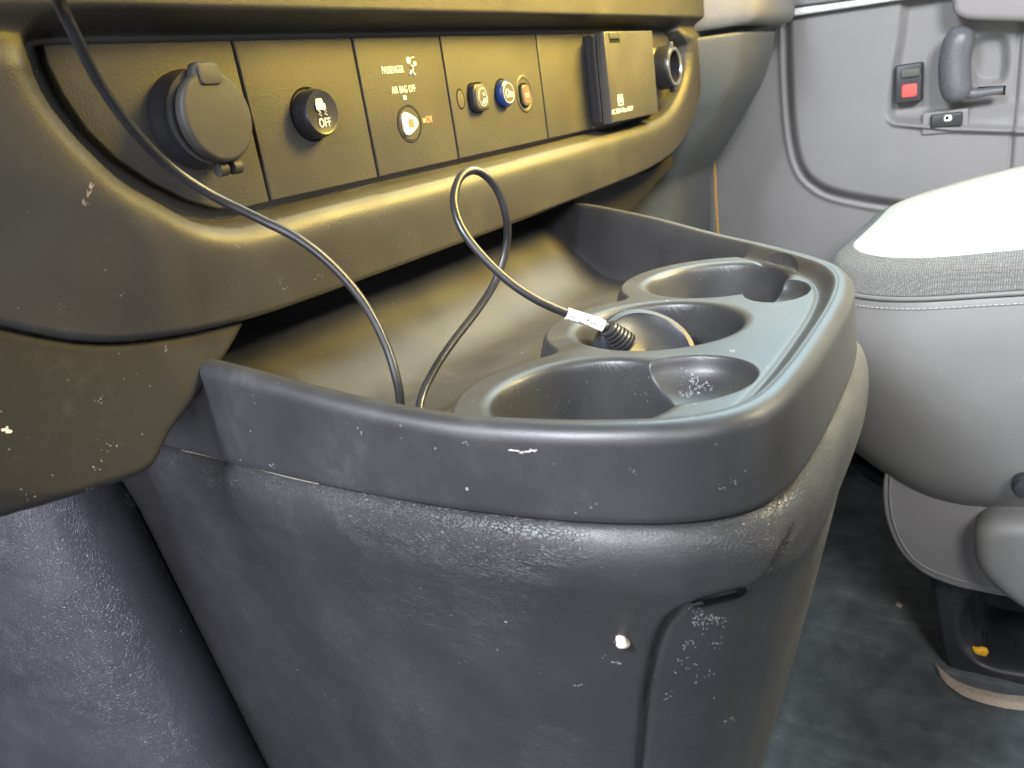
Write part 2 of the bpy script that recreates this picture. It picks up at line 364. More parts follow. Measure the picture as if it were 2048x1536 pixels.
def text(name, s, x, z, size, mat, parent, y=-.0003, sx=.62, align='LEFT', rot=0, ext=.00012, bold=.012, xf=None):
    cu = bpy.data.curves.new(name, 'FONT'); cu.body = s; cu.size = size; cu.space_character = 1.12; cu.align_x = align; cu.extrude = ext; cu.offset = size*bold
    tmp = bpy.data.objects.new('t', cu); scene.collection.objects.link(tmp)
    bpy.context.view_layer.update()
    me = bpy.data.meshes.new_from_object(tmp.evaluated_get(bpy.context.evaluated_depsgraph_get()))
    bpy.data.objects.remove(tmp); me.name = name; me.materials.clear(); me.materials.append(mat)
    n = len(me.vertices); co = np.zeros(n*3); me.vertices.foreach_get('co', co); co = co.reshape(-1, 3)
    co[:, 0] *= sx; c_, s_ = math.cos(rot), math.sin(rot); u = co[:, 0]*c_-co[:, 1]*s_; v = co[:, 0]*s_+co[:, 1]*c_
    if xf: co = np.array([xf(a, b, c) for a, b, c in zip(u, v, co[:, 2])])
    else: co = np.stack([x+u, np.full(n, y)-co[:, 2], z+v], 1)
    me.vertices.foreach_set('co', co.ravel()); me.update()
    return link(bpy.data.objects.new(name, me), parent)
def flat(name, poly, mat, parent, y=0., d=.0004, bev=0):
    return prism(name, poly, XZ(y), 0.0, d, mat, parent, bev=bev)
# socket with rubber cap (left)
cC = U(384, 241, 'y', 0)
fr = frame((cC[0], 0, cC[2]), (0, -1, 0), (0, 0, 1))
ring = lathe('socket_ring', [(.0235, .0003), (.0235, .004), (.0215, .007), (.0215, .011), (.0225, .0125), (.0225, .0145), (.019, .0155), (0, .0155)], fr, M_btn, panels[0], 56)
capf = frame((cC[0]+.001, -.0150, cC[2]+.0005), (.10, -1, .02), (0, 0, 1))
cap_poly = circle(0, -.001, .0212, n=40, a0=115, a1=425)
cap_poly += [(.0085, .0205), (.0072, .0230), (.005, .0240), (-.0045, .0240), (-.0068, .0228), (-.008, .0205)]
cap = prism('socket_cap', cap_poly, capf, 0, .0052, M_cap, ring, bev=.0022, seg=5)
prism('pull_tab', rrect(-.0, .0180, .0125, .009, .002), capf, .0053, .0062, M_cap, cap, bev=.0004)
hg = (cC[0]+.003, -.0145, cC[2]-.0245)
for s in (-1, 1):
    tube('hinge_barrel', [(hg[0]+s*.0042-.0024, hg[1], hg[2]), (hg[0]+s*.0042+.0024, hg[1], hg[2])], .0035, M_cap, ring, n=16)
# traction button
bc = U(621, 229, 'y', 0); fr = frame((bc[0], 0, bc[2]), (0, -1, 0), (0, 0, 1))
lathe('button_recess', [(.0150, -.0002), (.0150, .0004), (.0138, .0004), (.0135, -.0003)], fr, M_gap_shade, panels[1], 48)
btn = lathe('traction_button', [(.0132, 0), (.0134, .006), (.0130, .0085), (.0118, .0102), (.0105, .0098), (0, .0090)], fr, M_btn, panels[1], 56, sharp=60)
bx, bz_ = bc[0], bc[2]; yb = -.0100
text('button_print', 'OFF', bx+.0002, bz_-.0078, .0068, M_white, btn, y=yb, sx=.72, align='CENTER')
flat('car_symbol', [(bx-.004, bz_+.0015), (bx+.003, bz_+.0015), (bx+.003, bz_+.0045), (bx+.0018, bz_+.0048), (bx+.001, bz_+.0075), (bx-.0032, bz_+.0075), (bx-.0042, bz_+.0045)], M_white, btn, y=yb, d=.0002)
for s in (-1, 1):
    tube('skid_symbol', [(bx+s*.0022-.001, yb, bz_+.0012), (bx+s*.0022+.001, yb, bz_+.0002), (bx+s*.0022-.001, yb, bz_-.0008), (bx+s*.0022+.001, yb, bz_-.0016)], .0003, M_white, btn, n=6)
# airbag key switch
def pz(px, py, y=0.): q = U(px, py, 'y', y); return q[0], q[2]
x, z = pz(764, 148); text('passenger_print', 'PASSENGER', x, z, .0062, M_white, panels[2], sx=.60)
x, z = pz(784, 188); text('airbag_print', 'AIR BAG OFF', x, z, .0062, M_white, panels[2], sx=.60)
x, z = pz(853, 246); text('on_print', 'ON', x, z, .0062, M_orange, panels[2], sx=.60)
x, z = pz(809, 195); flat('mark', [(x-.0014, z-.0014), (x+.0014, z-.0014), (x+.0014, z+.0014), (x-.0014, z+.0014)], M_white, panels[2])
x, z = pz(848, 241); flat('mark', [(x-.0014, z-.0014), (x+.0014, z-.0014), (x+.0014, z+.0014), (x-.0014, z+.0014)], M_orange, panels[2])
x, z = pz(821, 131)
flat('airbag_symbol', circle(x-.0015, z+.0032, .0021, n=18), M_white, panels[2])
tube('airbag_symbol', [(x-.0005, -.0003, z), (x+.0022, -.0003, z-.001), (x+.0005, -.0003, z-.004), (x+.0028, -.0003, z-.006)], .0008, M_white, panels[2], n=6)
tube('airbag_symbol', [(x-.0025, -.0003, z-.0055), (x-.0005, -.0003, z-.003)], .0007, M_white, panels[2], n=6)
tube('airbag_symbol', [(x+.001, -.0003, z+.0045), (x+.0045, -.0003, z+.005)], .0004, M_white, panels[2], n=6)
flat('airbag_symbol', circle(x+.0045, z+.001, .0014, n=14), M_white, panels[2])
x, z = pz(819, 247); fr = frame((x, 0, z), (0, -1, 0), (0, 0, 1))
key = lathe('key_switch', [(.0120, -.0002), (.0120, .0005), (.0108, .0005), (.0106, -.0004), (.0104, .0003), (0, .0003)], fr, M_btn, panels[2], 48)
lathe('key_face', [(.0103, .0004), (0, .0004)], fr, M_panel, key, 48)
kp = spline([(-.0062, .0066), (-.0020, .0070), (.0055, .0032), (.0075, 0), (.0055, -.0032), (-.0020, -.0070), (-.0062, -.0066), (-.0078, -.004), (-.0080, .004)], 60, True)
prism('key_insert', kp, fr, .0004, .0016, M_white, key, bev=.0006)
prism('key_slot', rrect(.0, 0, .0052, .0056, .0004), fr, .00165, .00175, simple('slot_grey', (.16, .14, .10), .6), key)
# emergency call buttons
x, z = pz(921, 198); fr = frame((x, 0, z), (0, -1, 0), (0, 0, 1))
mic = lathe('microphone', [(.0072, -.0002), (.0072, .0003), (.0062, .0003), (.006, -.0002)], fr, M_gap_shade, panels[3], 32, sx=.62)
lathe('microphone_face', [(.0060, .0003), (0, .0006)], fr, M_btnf, mic, 32, sx=.62)
x, z = pz(953, 195); fr = frame((x, 0, z), (0, -1, 0), (0, 0, 1))
prism('button_recess', rrect(.0, 0, .0215, .0212, .006), fr, -.0003, .0003, M_gap_shade, panels[3])
b1 = prism('call_button', rrect(0, -.0004, .0195, .0190, .0055), fr, 0, .0052, M_btn, panels[3], bev=.0016, seg=4)
prism('button_face', rrect(0, -.0004, .0160, .0155, .0045), fr, .0050, .0056, M_btnf, b1, bev=.0003)
cir = [fr(.0052*math.cos(t), -.0004+.0062*math.sin(t), .0058) for t in np.linspace(0, 2*math.pi, 40)]
tube('phone_symbol', cir, .00028, M_white, b1, n=6)
tube('phone_symbol', [fr(-.002, -.004, .0058), fr(.0005, -.004, .0058), fr(.002, -.0015, .0058)], [.0011, .0007, .0010], M_white, b1, n=8, per=14)
prism('phone_symbol', circle(.0016, .0016, .0010, n=12), fr, .0056, .0060, M_white, b1)
x, z = pz(1005, 188); fr = frame((x, 0, z), (0, -1, 0), (0, 0, 1))
prism('button_recess', circle(0, .0006, .0108, n=40), fr, -.0003, .0003, M_gap_shade, panels[3])
b2 = lathe('assist_button', [(.0098, 0), (.0100, .0035), (.0092, .0050), (.0080, .0056), (0, .0056)], fr, M_blue, panels[3], 48, sharp=60)
lathe('button_face', [(.0070, .00565), (.0070, .0059), (0, .0059)], fr, M_btnf, b2, 40)
tube('ring_symbol', [fr(.0072*math.cos(t), .0072*math.sin(t), .0059) for t in np.linspace(0, 2*math.pi, 44)], .0003, M_white, b2, n=6)
text('button_print', 'On', x, z-.0030, .0085, M_white, b2, y=-.0061, sx=.85, align='CENTER')
x, z = pz(1049, 188); fr = frame((x, 0, z), (0, -1, 0), (0, 0, 1))
b3 = lathe('emergency_recess', [(.0145, -.0001), (.0140, .0006), (.0125, .0007), (.0105, -.0004), (.0098, -.0008), (0, -.0008)], fr, M_panel, panels[3], 48, sx=.86, sharp=80)
prism('button_gap', rrect(-.001, -.0008, .0142, .0185, .005), fr, -.0008, .0008, M_gap_shade, b3)
b4 = prism('emergency_button', rrect(-.001, -.0012, .0122, .0162, .0045), fr, 0, .0026, M_btnf, b3, bev=.0012, seg=4)
prism('red_disc', circle(-.001, -.0012, .0046, .0060, n=30), fr, .0026, .0029, M_red, b4)
text('button_print', 'SOS', x-.001, z-.0032, .0052, simple('pink_print', (.85, .4, .36), .5), b4, y=-.0031, sx=.62, align='CENTER')
# AC outlet with hinged cover
def bxo(u0, u1, v0, v1): return [(u0, v0), (u1, v0), (u1, v1), (u0, v1)]
az0, az1 = -.0785, -.0035
def ex(px, y, py=150): return U(px, py, 'y', y)[0]
prism('outlet_box', bxo(ex(1186, -.006), .515, az0, az1), XZ(0), .0002, .0085, M_btn, panels[5], bev=.0012)
prism('outlet_gasket', bxo(ex(1192, -.011), .505, az0+.001, az1-.001), XZ(0), .0090, .0130, M_btn, panels[5], bev=.0012)
CY = -.0225; cx0, cx1 = ex(1216, CY), ex(1311, CY)
cov = prism('outlet_cover', bxo(cx0, cx1, az0-.001, az1+.0005), XZ(0), .0138, .0225, M_panel, panels[5], bev=.0010)
for nm, pa, pb, da, db in (('latch_slot', -.0125, -.0095, .0222, .0227), ('latch', -.0092, -.0040, .0222, .0236)):
    prism(nm, bxo(cx0+.009, cx0+.030, pa, pb), XZ(0), da, db, M_gap_shade if nm == 'latch_slot' else M_panel, cov, bev=.0003)
x, z = pz(1224, 229, -.0228); text('outlet_print', 'AC 120V~Max 150W', x, z, .0058, M_white, cov, y=-.0228, sx=.80)
x, z = pz(1241, 200, -.0228)
for p in (bxo(x-0.0050, x+0.0050, z+.004, z+.0047), bxo(x-0.0050, x+0.0050, z-.0047, z-.004), bxo(x-0.0050, x-0.0038, z-.004, z+.004), bxo(x+0.0038, x+0.0050, z-.004, z+.004), bxo(x-0.0018, x-0.0007, z-.002, z+.003), bxo(x+0.0011, x+0.0022, z-.002, z+.003)):
    prism('plug_symbol', p, XZ(0), .0226, .0229, M_white, cov)
# open round socket (right)
x, z = pz(1349, 133, -.0215); fr = frame((x, 0, z), (0, -1, 0), (0, 0, 1))
sk = lathe('open_socket', [(.0235, .0002), (.0235, .004), (.0212, .006), (.0212, .020), (.0204, .0216), (.0186, .0216), (.0184, .018)], fr, M_btn, panels[6], 56)
lathe('metal_sleeve', [(.0186, .0214), (.0186, .0228), (.0162, .0228), (.0158, .0212)], fr, M_chrome, sk, 48)
lathe('socket_floor', [(.0160, .0222), (.0155, .004), (0, .004)], fr, M_btn, sk, 40)
prism('contact', bxo(-.0012, .0012, -.013, .013), fr, .004, .012, M_btnf, sk)
tube('hinge_barrel', [fr(-.004, -.0225, .0185), fr(.004, -.0225, .0185)], .0030, M_btn, sk, n=12)
prism('latch_tab', bxo(-.0035, .0035, .0195, .0245), fr, .016, .0205, M_btnf, sk, bev=.0006)
# radio frame edge, far top right of the bezel
prism('radio_frame', [(.40, .0315), (.595, .0315), (.612, .045), (.615, .11), (.38, .11)], XZ(-.0215), -.004, .0030, M_btn, dash, bev=.002)
# --- knee panel / glove box to the right
ge = [U(px, py, 'x', .80) for px, py in [(1555, 66), (1549, 110), (1530, 165), (1500, 220), (1472, 268), (1446, 308), (1430, 336), (1426, 380), (1426, 440), (1424, 520)]]
prof = spline([(p[1], p[2]) for p in ge], 70)
top = np.array([(prof[0][0]+.035*0+.03*(1-t), prof[0][1]+.006*math.sin(t*math.pi/2)-.001) for t in np.linspace(0, 1, 8)])[:-1]
top = np.array([(prof[0][0]+.006-.006*math.sin(t), prof[0][1]+.0035-.0035*(1-math.cos(t))) for t in np.linspace(0, math.pi/2, 7)])[:-1]
prof = np.vstack([[(prof[0][0]+.06, prof[0][1]+.004)], top, prof])
xs = np.r_[np.linspace(.45, .785, 90), .785+.015*np.sin(np.linspace(0, math.pi/2, 8))[1:], .8005]
G = np.zeros((len(xs), len(prof), 3))
for i, xx in enumerate(xs):
    t = max(0, (xx-.785)/.015); inw = .014*(1-math.sqrt(max(0, 1-min(1, t)**2)))
    if i == len(xs)-1: inw = .10
    G[i, :, 0] = xx; G[i, :, 1] = prof[:, 0]+inw+.085*(1-S(xx, .56, .672)); G[i, :, 2] = prof[:, 1]-inw*.2*(np.arange(len(prof)) < 9)
surf('knee_panel', G, M_glove, dash)
uy = spline([(-.02, -.003), (-.058, -.0035), (-.068, .001), (-.071, .010), (-.069, .03), (-.060, .08), (-.045, .14)], 40)
xe = .835
xs = np.r_[np.linspace(.50, xe-.006, 90), xe-.006+.006*np.sin(np.linspace(0, math.pi/2, 5))[1:], xe+.0002]
G = np.zeros((len(xs), len(uy), 3))
for i, xx in enumerate(xs):
    t = max(0, (xx-xe+.006)/.006); inw = .006*(1-math.sqrt(max(0, 1-min(1, t)**2)))
    if i == len(xs)-1: inw = .12
    G[i, :, 0] = xx; G[i, :, 1] = uy[:, 0]+inw+.095*(1-S(xx, .60, .672)); G[i, :, 2] = uy[:, 1]
surf('glove_box', G, M_upper, dash)
prism('dash_end_cap', [(-.055, -.004), (.02, -.004), (.02, .10), (-.052, .10)], lambda u, v, d: (xe+.0005+d, u, v), 0, .012, M_bright, dash, bev=.002)
# bracket under the bezel corner
bk = [U(px, py, 'y', .012)[[0, 2]] for px, py in [(1130, 415), (1180, 380), (1300, 340), (1346, 312), (1352, 330), (1325, 356), (1262, 425), (1180, 470), (1130, 470)]]
prism('corner_bracket', bk, XZ(.03), -.02, .018, M_lower, dash, bev=.003)
# --- steering side lower cover
lc = [U(px, py, 'y', -.011-.016*min(1, max(0, (py-643)/250)))[[0, 2]] for px, py in [(502, 643), (478, 690), (440, 752), (400, 812), (360, 868), (335, 915), (312, 942), (275, 962), (200, 985), (100, 1016), (0, 1045), (-120, 1085), (-300, 1140)]]
lc = spline(lc, 120); lcp = np.vstack([lc, [(-.42, lc[-1][1]), (-.42, -.06), (-.2, -.066), (-.05, -.128)]])
gx = np.arange(-.40, -.03, .0012); gz = np.arange(-.22, -.06, .0012); GX, GZ = np.meshgrid(gx, gz, indexing='ij')
dr = sdf(GX, GZ, lcp); d = zero(dr, .0012); W = .0105-.003*((GZ+.13)/.08)**2-.012*(1-Q(d/.005))
dr2 = -sdf(GX, GZ, bz_out)+.0030; d2 = zero(dr2, .0012); W = W+.019*np.clip(d2/.062, 0, 1)-.006*(1-Q(d2/.002))
A_, B_, mk2 = snap(GX, GZ, dr2, .0012); GX, GZ, mk = snap(A_, B_, dr, .0012)
surf('lower_cover', np.stack([GX, -W, GZ], -1), M_lower, dash, mask=mk & mk2)
mesh_obj('lower_cover_back', [(-.40, .05, -.19), (-.06, .05, -.19), (-.06, .05, -.05), (-.40, .05, -.05)], [[0, 1, 2, 3]], M_gap_shade, dash)

# ================================================================== ENGINE COVER (far left, below)
ec = thing('engine_cover', 'bluish black grained engine cover left of the console, below the dashboard', 'engine cover', (-.18, .1, -.66))
pl = spline([(-.035, .30), (-.050, .20), (-.066, .13), (-.084, .098), (-.108, .086), (-.132, .092), (-.155, .115), (-.180, .16), (-.21, .24), (-.25, .36)], 140)
zs = np.linspace(-.14, -.66, 120); G = np.zeros((len(pl), len(zs), 3))
for j, zz in enumerate(zs):
    G[:, j, 0] = pl[:, 0]+.11*(-.2-zz)*1.0; G[:, j, 1] = pl[:, 1]-.05*(-.2-zz); G[:, j, 2] = zz
surf('cover_shell', G, M_kick, ec, flip=True)

# ================================================================== CENTRE CONSOLE
con = thing('centre_console', 'black moulded centre console with open tray and three cup holders', 'console', (.06, -.1, -.66))
O = spline([(-.074, .10), (-.077, .05), (-.080, .0), (-.083, -.05), (-.0845, -.106), (-.083, -.16), (-.0795, -.195), (-.074, -.225), (-.065, -.252), (-.052, -.270), (-.033, -.2795), (.0, -.282),
            (.05, -.281), (.10, -.278), (.142, -.2715), (.173, -.259), (.193, -.244), (.213, -.225), (.246, -.190), (.270, -.152), (.293, -.107), (.310, -.060), (.332, -.012), (.350, .035), (.375, .10)], 620)
Opoly = np.vstack([O, [(.38, .3), (-.08, .3)]])
def zrim(x, y):
    k = np.clip((x+.08)/.38, 0, 1); return -.1625+.0215*S(y, -.20, .0)*k+.0150*S(y, -.19, .01)*(1-k)
step = .00062
gx = np.arange(-.088, .372, step); gy = np.arange(-.286, .098, step); X, Yg = np.meshgrid(gx, gy, indexing='ij')
d = sdf(X, Yg, Opoly[::4])
cups = [(-.0225, -.1965, .0445, .0435), (.0745, -.1880, .0440, .0465), (.1690, -.1865, .0445, .0450)]
ZD, ZT = -.1698, -.200
sd = Yg+.190
for cx, cy, rx, ry in cups:
    rr = np.hypot((X-cx)/(rx+.0145), (Yg-cy)/(ry+.0145)); q = (rr-1)*(ry+.0145)
    k = .012; hh = np.clip(.5+.5*(sd-q)/k, 0, 1); sd = sd*(1-hh)+q*hh-k*hh*(1-hh)
deck = 1-S(sd, -.002, .011)
trough = ZT+.55*np.logaddexp(0, (Yg+.050)/.006)*.006*1.0
trough = np.minimum(trough, -.132)
base = trough*(1-deck)+ZD*deck
zr = zrim(X, Yg)
wall = .0045+.010*deck
rise = 1-S(d, .0115, .0115+wall)
wd = .0165+.010*(1-deck); rise = 1-S(d, .0088, wd)
Z = base+(zr-base)*rise
for i, (cx, cy, rx, ry) in enumerate(cups):
    rr = np.hypot((X-cx)/rx, (Yg-cy)/ry); t = (1-rr)*ry
    z = np.where(t > -.003, -.0035*(1-Q(1-(t+.003)/.006)), 0.)+ZD
    z = np.where(t > .003, ZD-.0035-(t-.003)/.0085*.070, z); fl = ZD-.078; z = np.maximum(z, fl+.006*(1-Q((t-.009)/.010)))
    msk = (t > -.003) & (d > .0100)
    Z = np.where(msk, np.minimum(Z, z), Z)
for (sx_, sy_, ax_, ay_, ang, dep) in [(-.001, -.2290, .0285, .0330, 35, .017), (.141, -.2310, .0250, .0180, 12, .014)]:
    c_, s_ = math.cos(math.radians(ang)), math.sin(math.radians(ang)); u = (X-sx_)*c_+(Yg-sy_)*s_; v = -(X-sx_)*s_+(Yg-sy_)*c_
    q = np.hypot(u/ax_, v/ay_); gd = np.hypot(X-cups[1][0], Yg-cups[1][1])-.0465
    zz = ZD-dep*Q((1-q)*1.1)*S(1.05-q, 0, .12)*S(gd, .003, .012)
    Z = np.where((q < 1) & (d > .0125), np.minimum(Z, zz), Z)
Z -= .0010*np.exp(-((d-.0180)/.0016)**2)*deck
tray = surf('tray', np.stack([X, Yg, Z], -1), M_tray, con, mask=(d > .0068) & (Yg < .097))
# rim and skirt
T = np.gradient(O, axis=0); T /= np.linalg.norm(T, axis=1)[:, None]; N = np.stack([T[:, 1], -T[:, 0]], 1)   # check: outward
if ((O[300]+N[300]*.01)[1] > O[300][1]): N = -N
def zseam(O_): return -.1985+.004*S(O_[:, 1], -.1, .1)*0
rings = []
zr1 = zrim(O[:, 0]-N[:, 0]*.006, O[:, 1]-N[:, 1]*.006)
def zat(k): q = O-N*k; return zrim(q[:, 0], q[:, 1])
rings.append((O-N*.0086, zat(.0086)-.0004)); rings.append((O-N*.0080, zat(.0080)+.00005))
rr = .0068
for a in np.linspace(0, math.pi/2, 12): k = rr-rr*math.sin(a); rings.append((O-N*k, zat(k)+.0001-rr*(1-math.cos(a))))
zr1 = zat(0)-.0002
zs_ = zseam(O)
for t in np.linspace(0, 1, 14)[1:]: rings.append((O+N*(.0012*t), (zr1+.0003-rr)*(1-t)+zs_*t))
rings += [(O+N*.0006, zs_-.0008), (O-N*.002, zs_-.0012), (O-N*.006, zs_-.004)]
G = np.stack([np.column_stack([p, z]) for p, z in rings], 1)
surf('tray_rim', G, M_tray, con)
# body below
prof = [(-.006, -.1990), (-.0015, -.2000), (.001, -.2010), (.0035, -.2035), (.0055, -.207), (.0068, -.212), (.0070, -.218), (.0064, -.226), (.0050, -.236), (.0035, -.250), (.0030, -.262)]
pr = spline(prof, 60); pr = np.vstack([pr, np.stack([np.full(200, .0030), np.linspace(-.2632, -.68, 200)], 1)])
pr = np.vstack([pr[:60], [(.0030, z) for z in np.arange(-.2632, -.68, -.0012)]])
OB = spline(np.vstack([[(-.070, .16)], O[::12], [(.40, .16)]]), 700)
T = np.gradient(OB, axis=0); T /= np.linalg.norm(T, axis=1)[:, None]; NB = np.stack([T[:, 1], -T[:, 0]], 1)
if ((OB[350]+NB[350]*.01)[1] > OB[350][1]): NB = -NB
G = np.zeros((len(OB), len(pr), 3))
for j, (o_, z_) in enumerate(pr):
    dz = -.225-z_; dzp = max(0, dz)
    q = OB+NB*o_
    wy = np.clip((.02-OB[:, 1])/.30, 0, 1)
    G[:, j, 1] = q[:, 1]+(.20*dzp+.10*dzp*dzp)*wy
    wl = np.clip((.06-OB[:, 0])/.14, 0, 1)
    G[:, j, 0] = q[:, 0]+.10*dzp*wl-(np.clip((OB[:, 0]-.2)/.15, 0, 1))*.35*min(dzp, .3)
    G[:, j, 2] = z_
bt = BVHTree.FromPolygons([tuple(v) for v in G[::4, ::3].reshape(-1, 3)], [tuple(int(k) for k in f) for f in grid_faces(len(G[::4]), G[::4, ::3].shape[1])])
def hit(px, py, tree, lift=0.):
    dd = Vector(ray(px, py)).normalized(); r = tree.ray_cast(Vector(C), dd)
    return None if r[0] is None else (np.array(r[0]), np.array(r[1]))
def param(px, py):
    r = hit(px, py, bt)
    dd = ((G-r[0])**2).sum(-1); i, j = np.unravel_index(dd.argmin(), dd.shape)
    i = min(max(i, 1), len(sA)-2); j = min(max(j, 1), len(tA)-2)
    a = (G[i+1, j]-G[i-1, j])/(sA[i+1]-sA[i-1]); b = (G[i, j+1]-G[i, j-1])/(tA[j+1]-tA[j-1]); v = r[0]-G[i, j]
    q = np.linalg.lstsq(np.stack([a, b], 1), v, rcond=None)[0]; return sA[i]+q[0], tA[j]+q[1]
sA = np.r_[0, np.cumsum(np.linalg.norm(np.diff(OB, axis=0), axis=1))]; tA = np.r_[0, np.cumsum(np.linalg.norm(np.diff(pr, axis=0), axis=1))]
SG, TG = np.meshgrid(sA, tA, indexing='ij')
door_px = [(1280, 1530), (1288, 1440), (1297, 1375), (1308, 1315), (1325, 1265), (1348, 1234), (1382, 1214), (1430, 1203), (1480, 1191), (1520, 1168), (1548, 1138), (1562, 1112)]
dp = spline([param(*p) for p in door_px], 60)
dpoly = np.vstack([[(dp[0][0]-.004, 1.)], dp, [(dp[-1][0]+.012, dp[-1][1]-.012), (dp[-1][0]+.06, dp[-1][1]-.02), (dp[-1][0]+.06, 1.)]])
near = (SG > dpoly[:, 0].min()-.03) & (SG < dpoly[:, 0].max()+.01) & (TG > dpoly[:, 1].min()-.03)
dsd = np.full(SG.shape, -1.); dsd[near] = sdf(SG[near], TG[near], dpoly)
fade = 1-S(SG, dp[-1][0]-.005, dp[-1][0]+.012)
disp = -.0022*S(dsd, -.0012, .0012)*fade-.0042*np.exp(-(dsd/.0013)**2)*fade
def normals(G):
    a = np.gradient(G, axis=0); b = np.gradient(G, axis=1); n = np.cross(a, b); return n/(np.linalg.norm(n, axis=2)[..., None]+1e-12)
NG = normals(G)
if (NG[350, 100]@np.array([0, -1, 0])) < 0: NG = -NG
G = G+NG*disp[..., None]
cbody = surf('console_body', G, M_body, con)
def tree_of(o): me = o.data; return BVHTree.FromPolygons([v.co for v in me.vertices], [tuple(p.vertices) for p in me.polygons])
bt2 = tree_of(cbody)
up_ = spline([(1372, 1212), (1395, 1197), (1425, 1187), (1465, 1176), (1490, 1172)], 24); lo_ = spline([(1372, 1213), (1400, 1212), (1440, 1203), (1475, 1194), (1493, 1182)], 24)
V = []
for a_, b_ in zip(up_, lo_):
    for t in (0, .5, 1): r = hit(*(a_*(1-t)+b_*t), bt2); V.append(r[0]+r[1]*.0007*(1 if r[1][1] < .3 else -1))
mesh_obj('slot_shade_patch', V, grid_faces(24, 3), M_gap_shade, con)  # dark patch laid on the body, painting the shade of the slot

# --- marks and dust on the surfaces
M_chalk = simple('chalk_scuff', (.24, .24, .25), .85); M_tan = simple('dust_tan', (.30, .25, .20), .9); M_chip = simple('paint_chip', (.7, .62, .6), .7)
def scuffs(name, spots, o, mat, parent, n=10, size=3., spread=10., seed=1, elong=1.6, lift=.00012, ang=None):
    tr_ = tree_of(o) if not isinstance(o, BVHTree) else o; rs = np.random.default_rng(seed); V = []; Fc = []
    for (px, py) in spots:
        for k in range(n):
            x_, y_ = px+rs.normal(0, spread), py+rs.normal(0, spread*.7); r_ = size*rs.uniform(.25, 1); a_ = rs.uniform(0, 3.1) if ang is None else ang+rs.normal(0, .25); m = 7
            ring = []
            for q in range(m):
                f = 2*math.pi*q/m; rr_ = r_*rs.uniform(.5, 1.1); u, v = rr_*elong*math.cos(f), rr_/elong*math.sin(f)
                h_ = hit(x_+u*math.cos(a_)-v*math.sin(a_), y_+u*math.sin(a_)+v*math.cos(a_), tr_)
                if h_ is None: break
                nn_ = h_[1]*(1 if h_[1].dot(C-h_[0]) > 0 else -1); ring.append(h_[0]+nn_*lift)
            if len(ring) == m and max(np.linalg.norm(np.array(ring)-ring[0], axis=1)) < .012:
                b_ = len(V); V += ring; Fc.append(list(range(b_, b_+m)))
    if V:
        o_ = mesh_obj(name, V, Fc, mat, parent, smooth=False); o_['kind'] = 'stuff'; return o_
rim_o = [o for o in bpy.data.objects if o.name == 'tray_rim'][0]; bez_o = bpy.data.objects['bezel']; low_o = bpy.data.objects['lower_cover']; eng_o = bpy.data.objects['cover_shell']
scuffs('chalk_mark', [(1400, 1235), (1430, 1240)], bt2, M_chalk, con, 34, 2.4, 13, 2)
scuffs('chalk_mark', [(1380, 1290), (1430, 1285), (1365, 1330), (1400, 1350)], bt2, M_chalk, con, 9, 2.2, 12, 3, 2.2)
scuffs('chalk_mark', [(1230, 1325), (1150, 1370), (1455, 1440), (1335, 1392)], bt2, M_chalk, con, 5, 2.2, 7, 4, 2)
scuffs('scratch', [(1025, 901), (1035, 902), (1045, 904), (1055, 903), (1065, 901), (1072, 900)], rim_o, M_chip, con, 2, 4.0, 1.2, 5, 2.6, ang=.05)
scuffs('chalk_mark', [(1265, 940), (1190, 1012), (1450, 975), (1470, 962), (930, 885), (545, 935), (720, 860)], rim_o, M_chalk, con, 5, 1.7, 6, 6)
scuffs('chalk_mark', [(1385, 755), (1400, 775), (1375, 790)], tray, M_chalk, con, 26, 2.3, 13, 7, 2)
scuffs('chalk_mark', [(1465, 703)], tray, M_chalk, con, 4, 4, 2, 8, 1)
scuffs('chalk_mark', [(1050, 780), (1130, 800), (1280, 790), (1250, 760), (1020, 800)], tray, M_chalk, con, 8, 1.2, 18, 9, 2)
scuffs('scuff_mark', [(183, 372), (178, 388), (172, 408)], bez_o, M_tan, dash, 6, 4.5, 2.5, 10, 2.2, ang=1.8)
scuffs('chalk_mark', [(560, 560), (575, 575), (640, 555), (240, 590), (125, 615), (480, 490)], bez_o, M_chalk, dash, 5, 1.8, 7, 11)
scuffs('paint_chip', [(12, 860)], low_o, M_chip, dash, 6, 7, 4, 12, 1.3)
scuffs('chalk_mark', [(190, 937), (182, 980), (230, 890), (60, 990), (330, 700), (200, 800)], low_o, M_chalk, dash, 6, 2.2, 7, 13)
scuffs('chalk_mark', [(258, 990), (265, 1003)], eng_o, M_chalk, ec, 26, 2.8, 6, 14, ang=1.0)
scuffs('chalk_mark', [(300, 1050), (110, 1120), (230, 1180), (120, 1085)], eng_o, M_chalk, ec, 5, 2.0, 8, 15)
# dust packed in the front of the seam
a0_ = [G_ for G_ in [hit(x_, y_+2.5, bt2) for x_, y_ in [(365, 898), (430, 913), (500, 931), (570, 950), (640, 966)]] if G_ is not None]
if len(a0_) > 2: tube('seam_dust', [g_[0]+np.array([-.0006, -.0002, .0004]) for g_ in a0_], .0003, simple('seam_dust', (.16, .14, .12), .9), con, n=6, per=60)

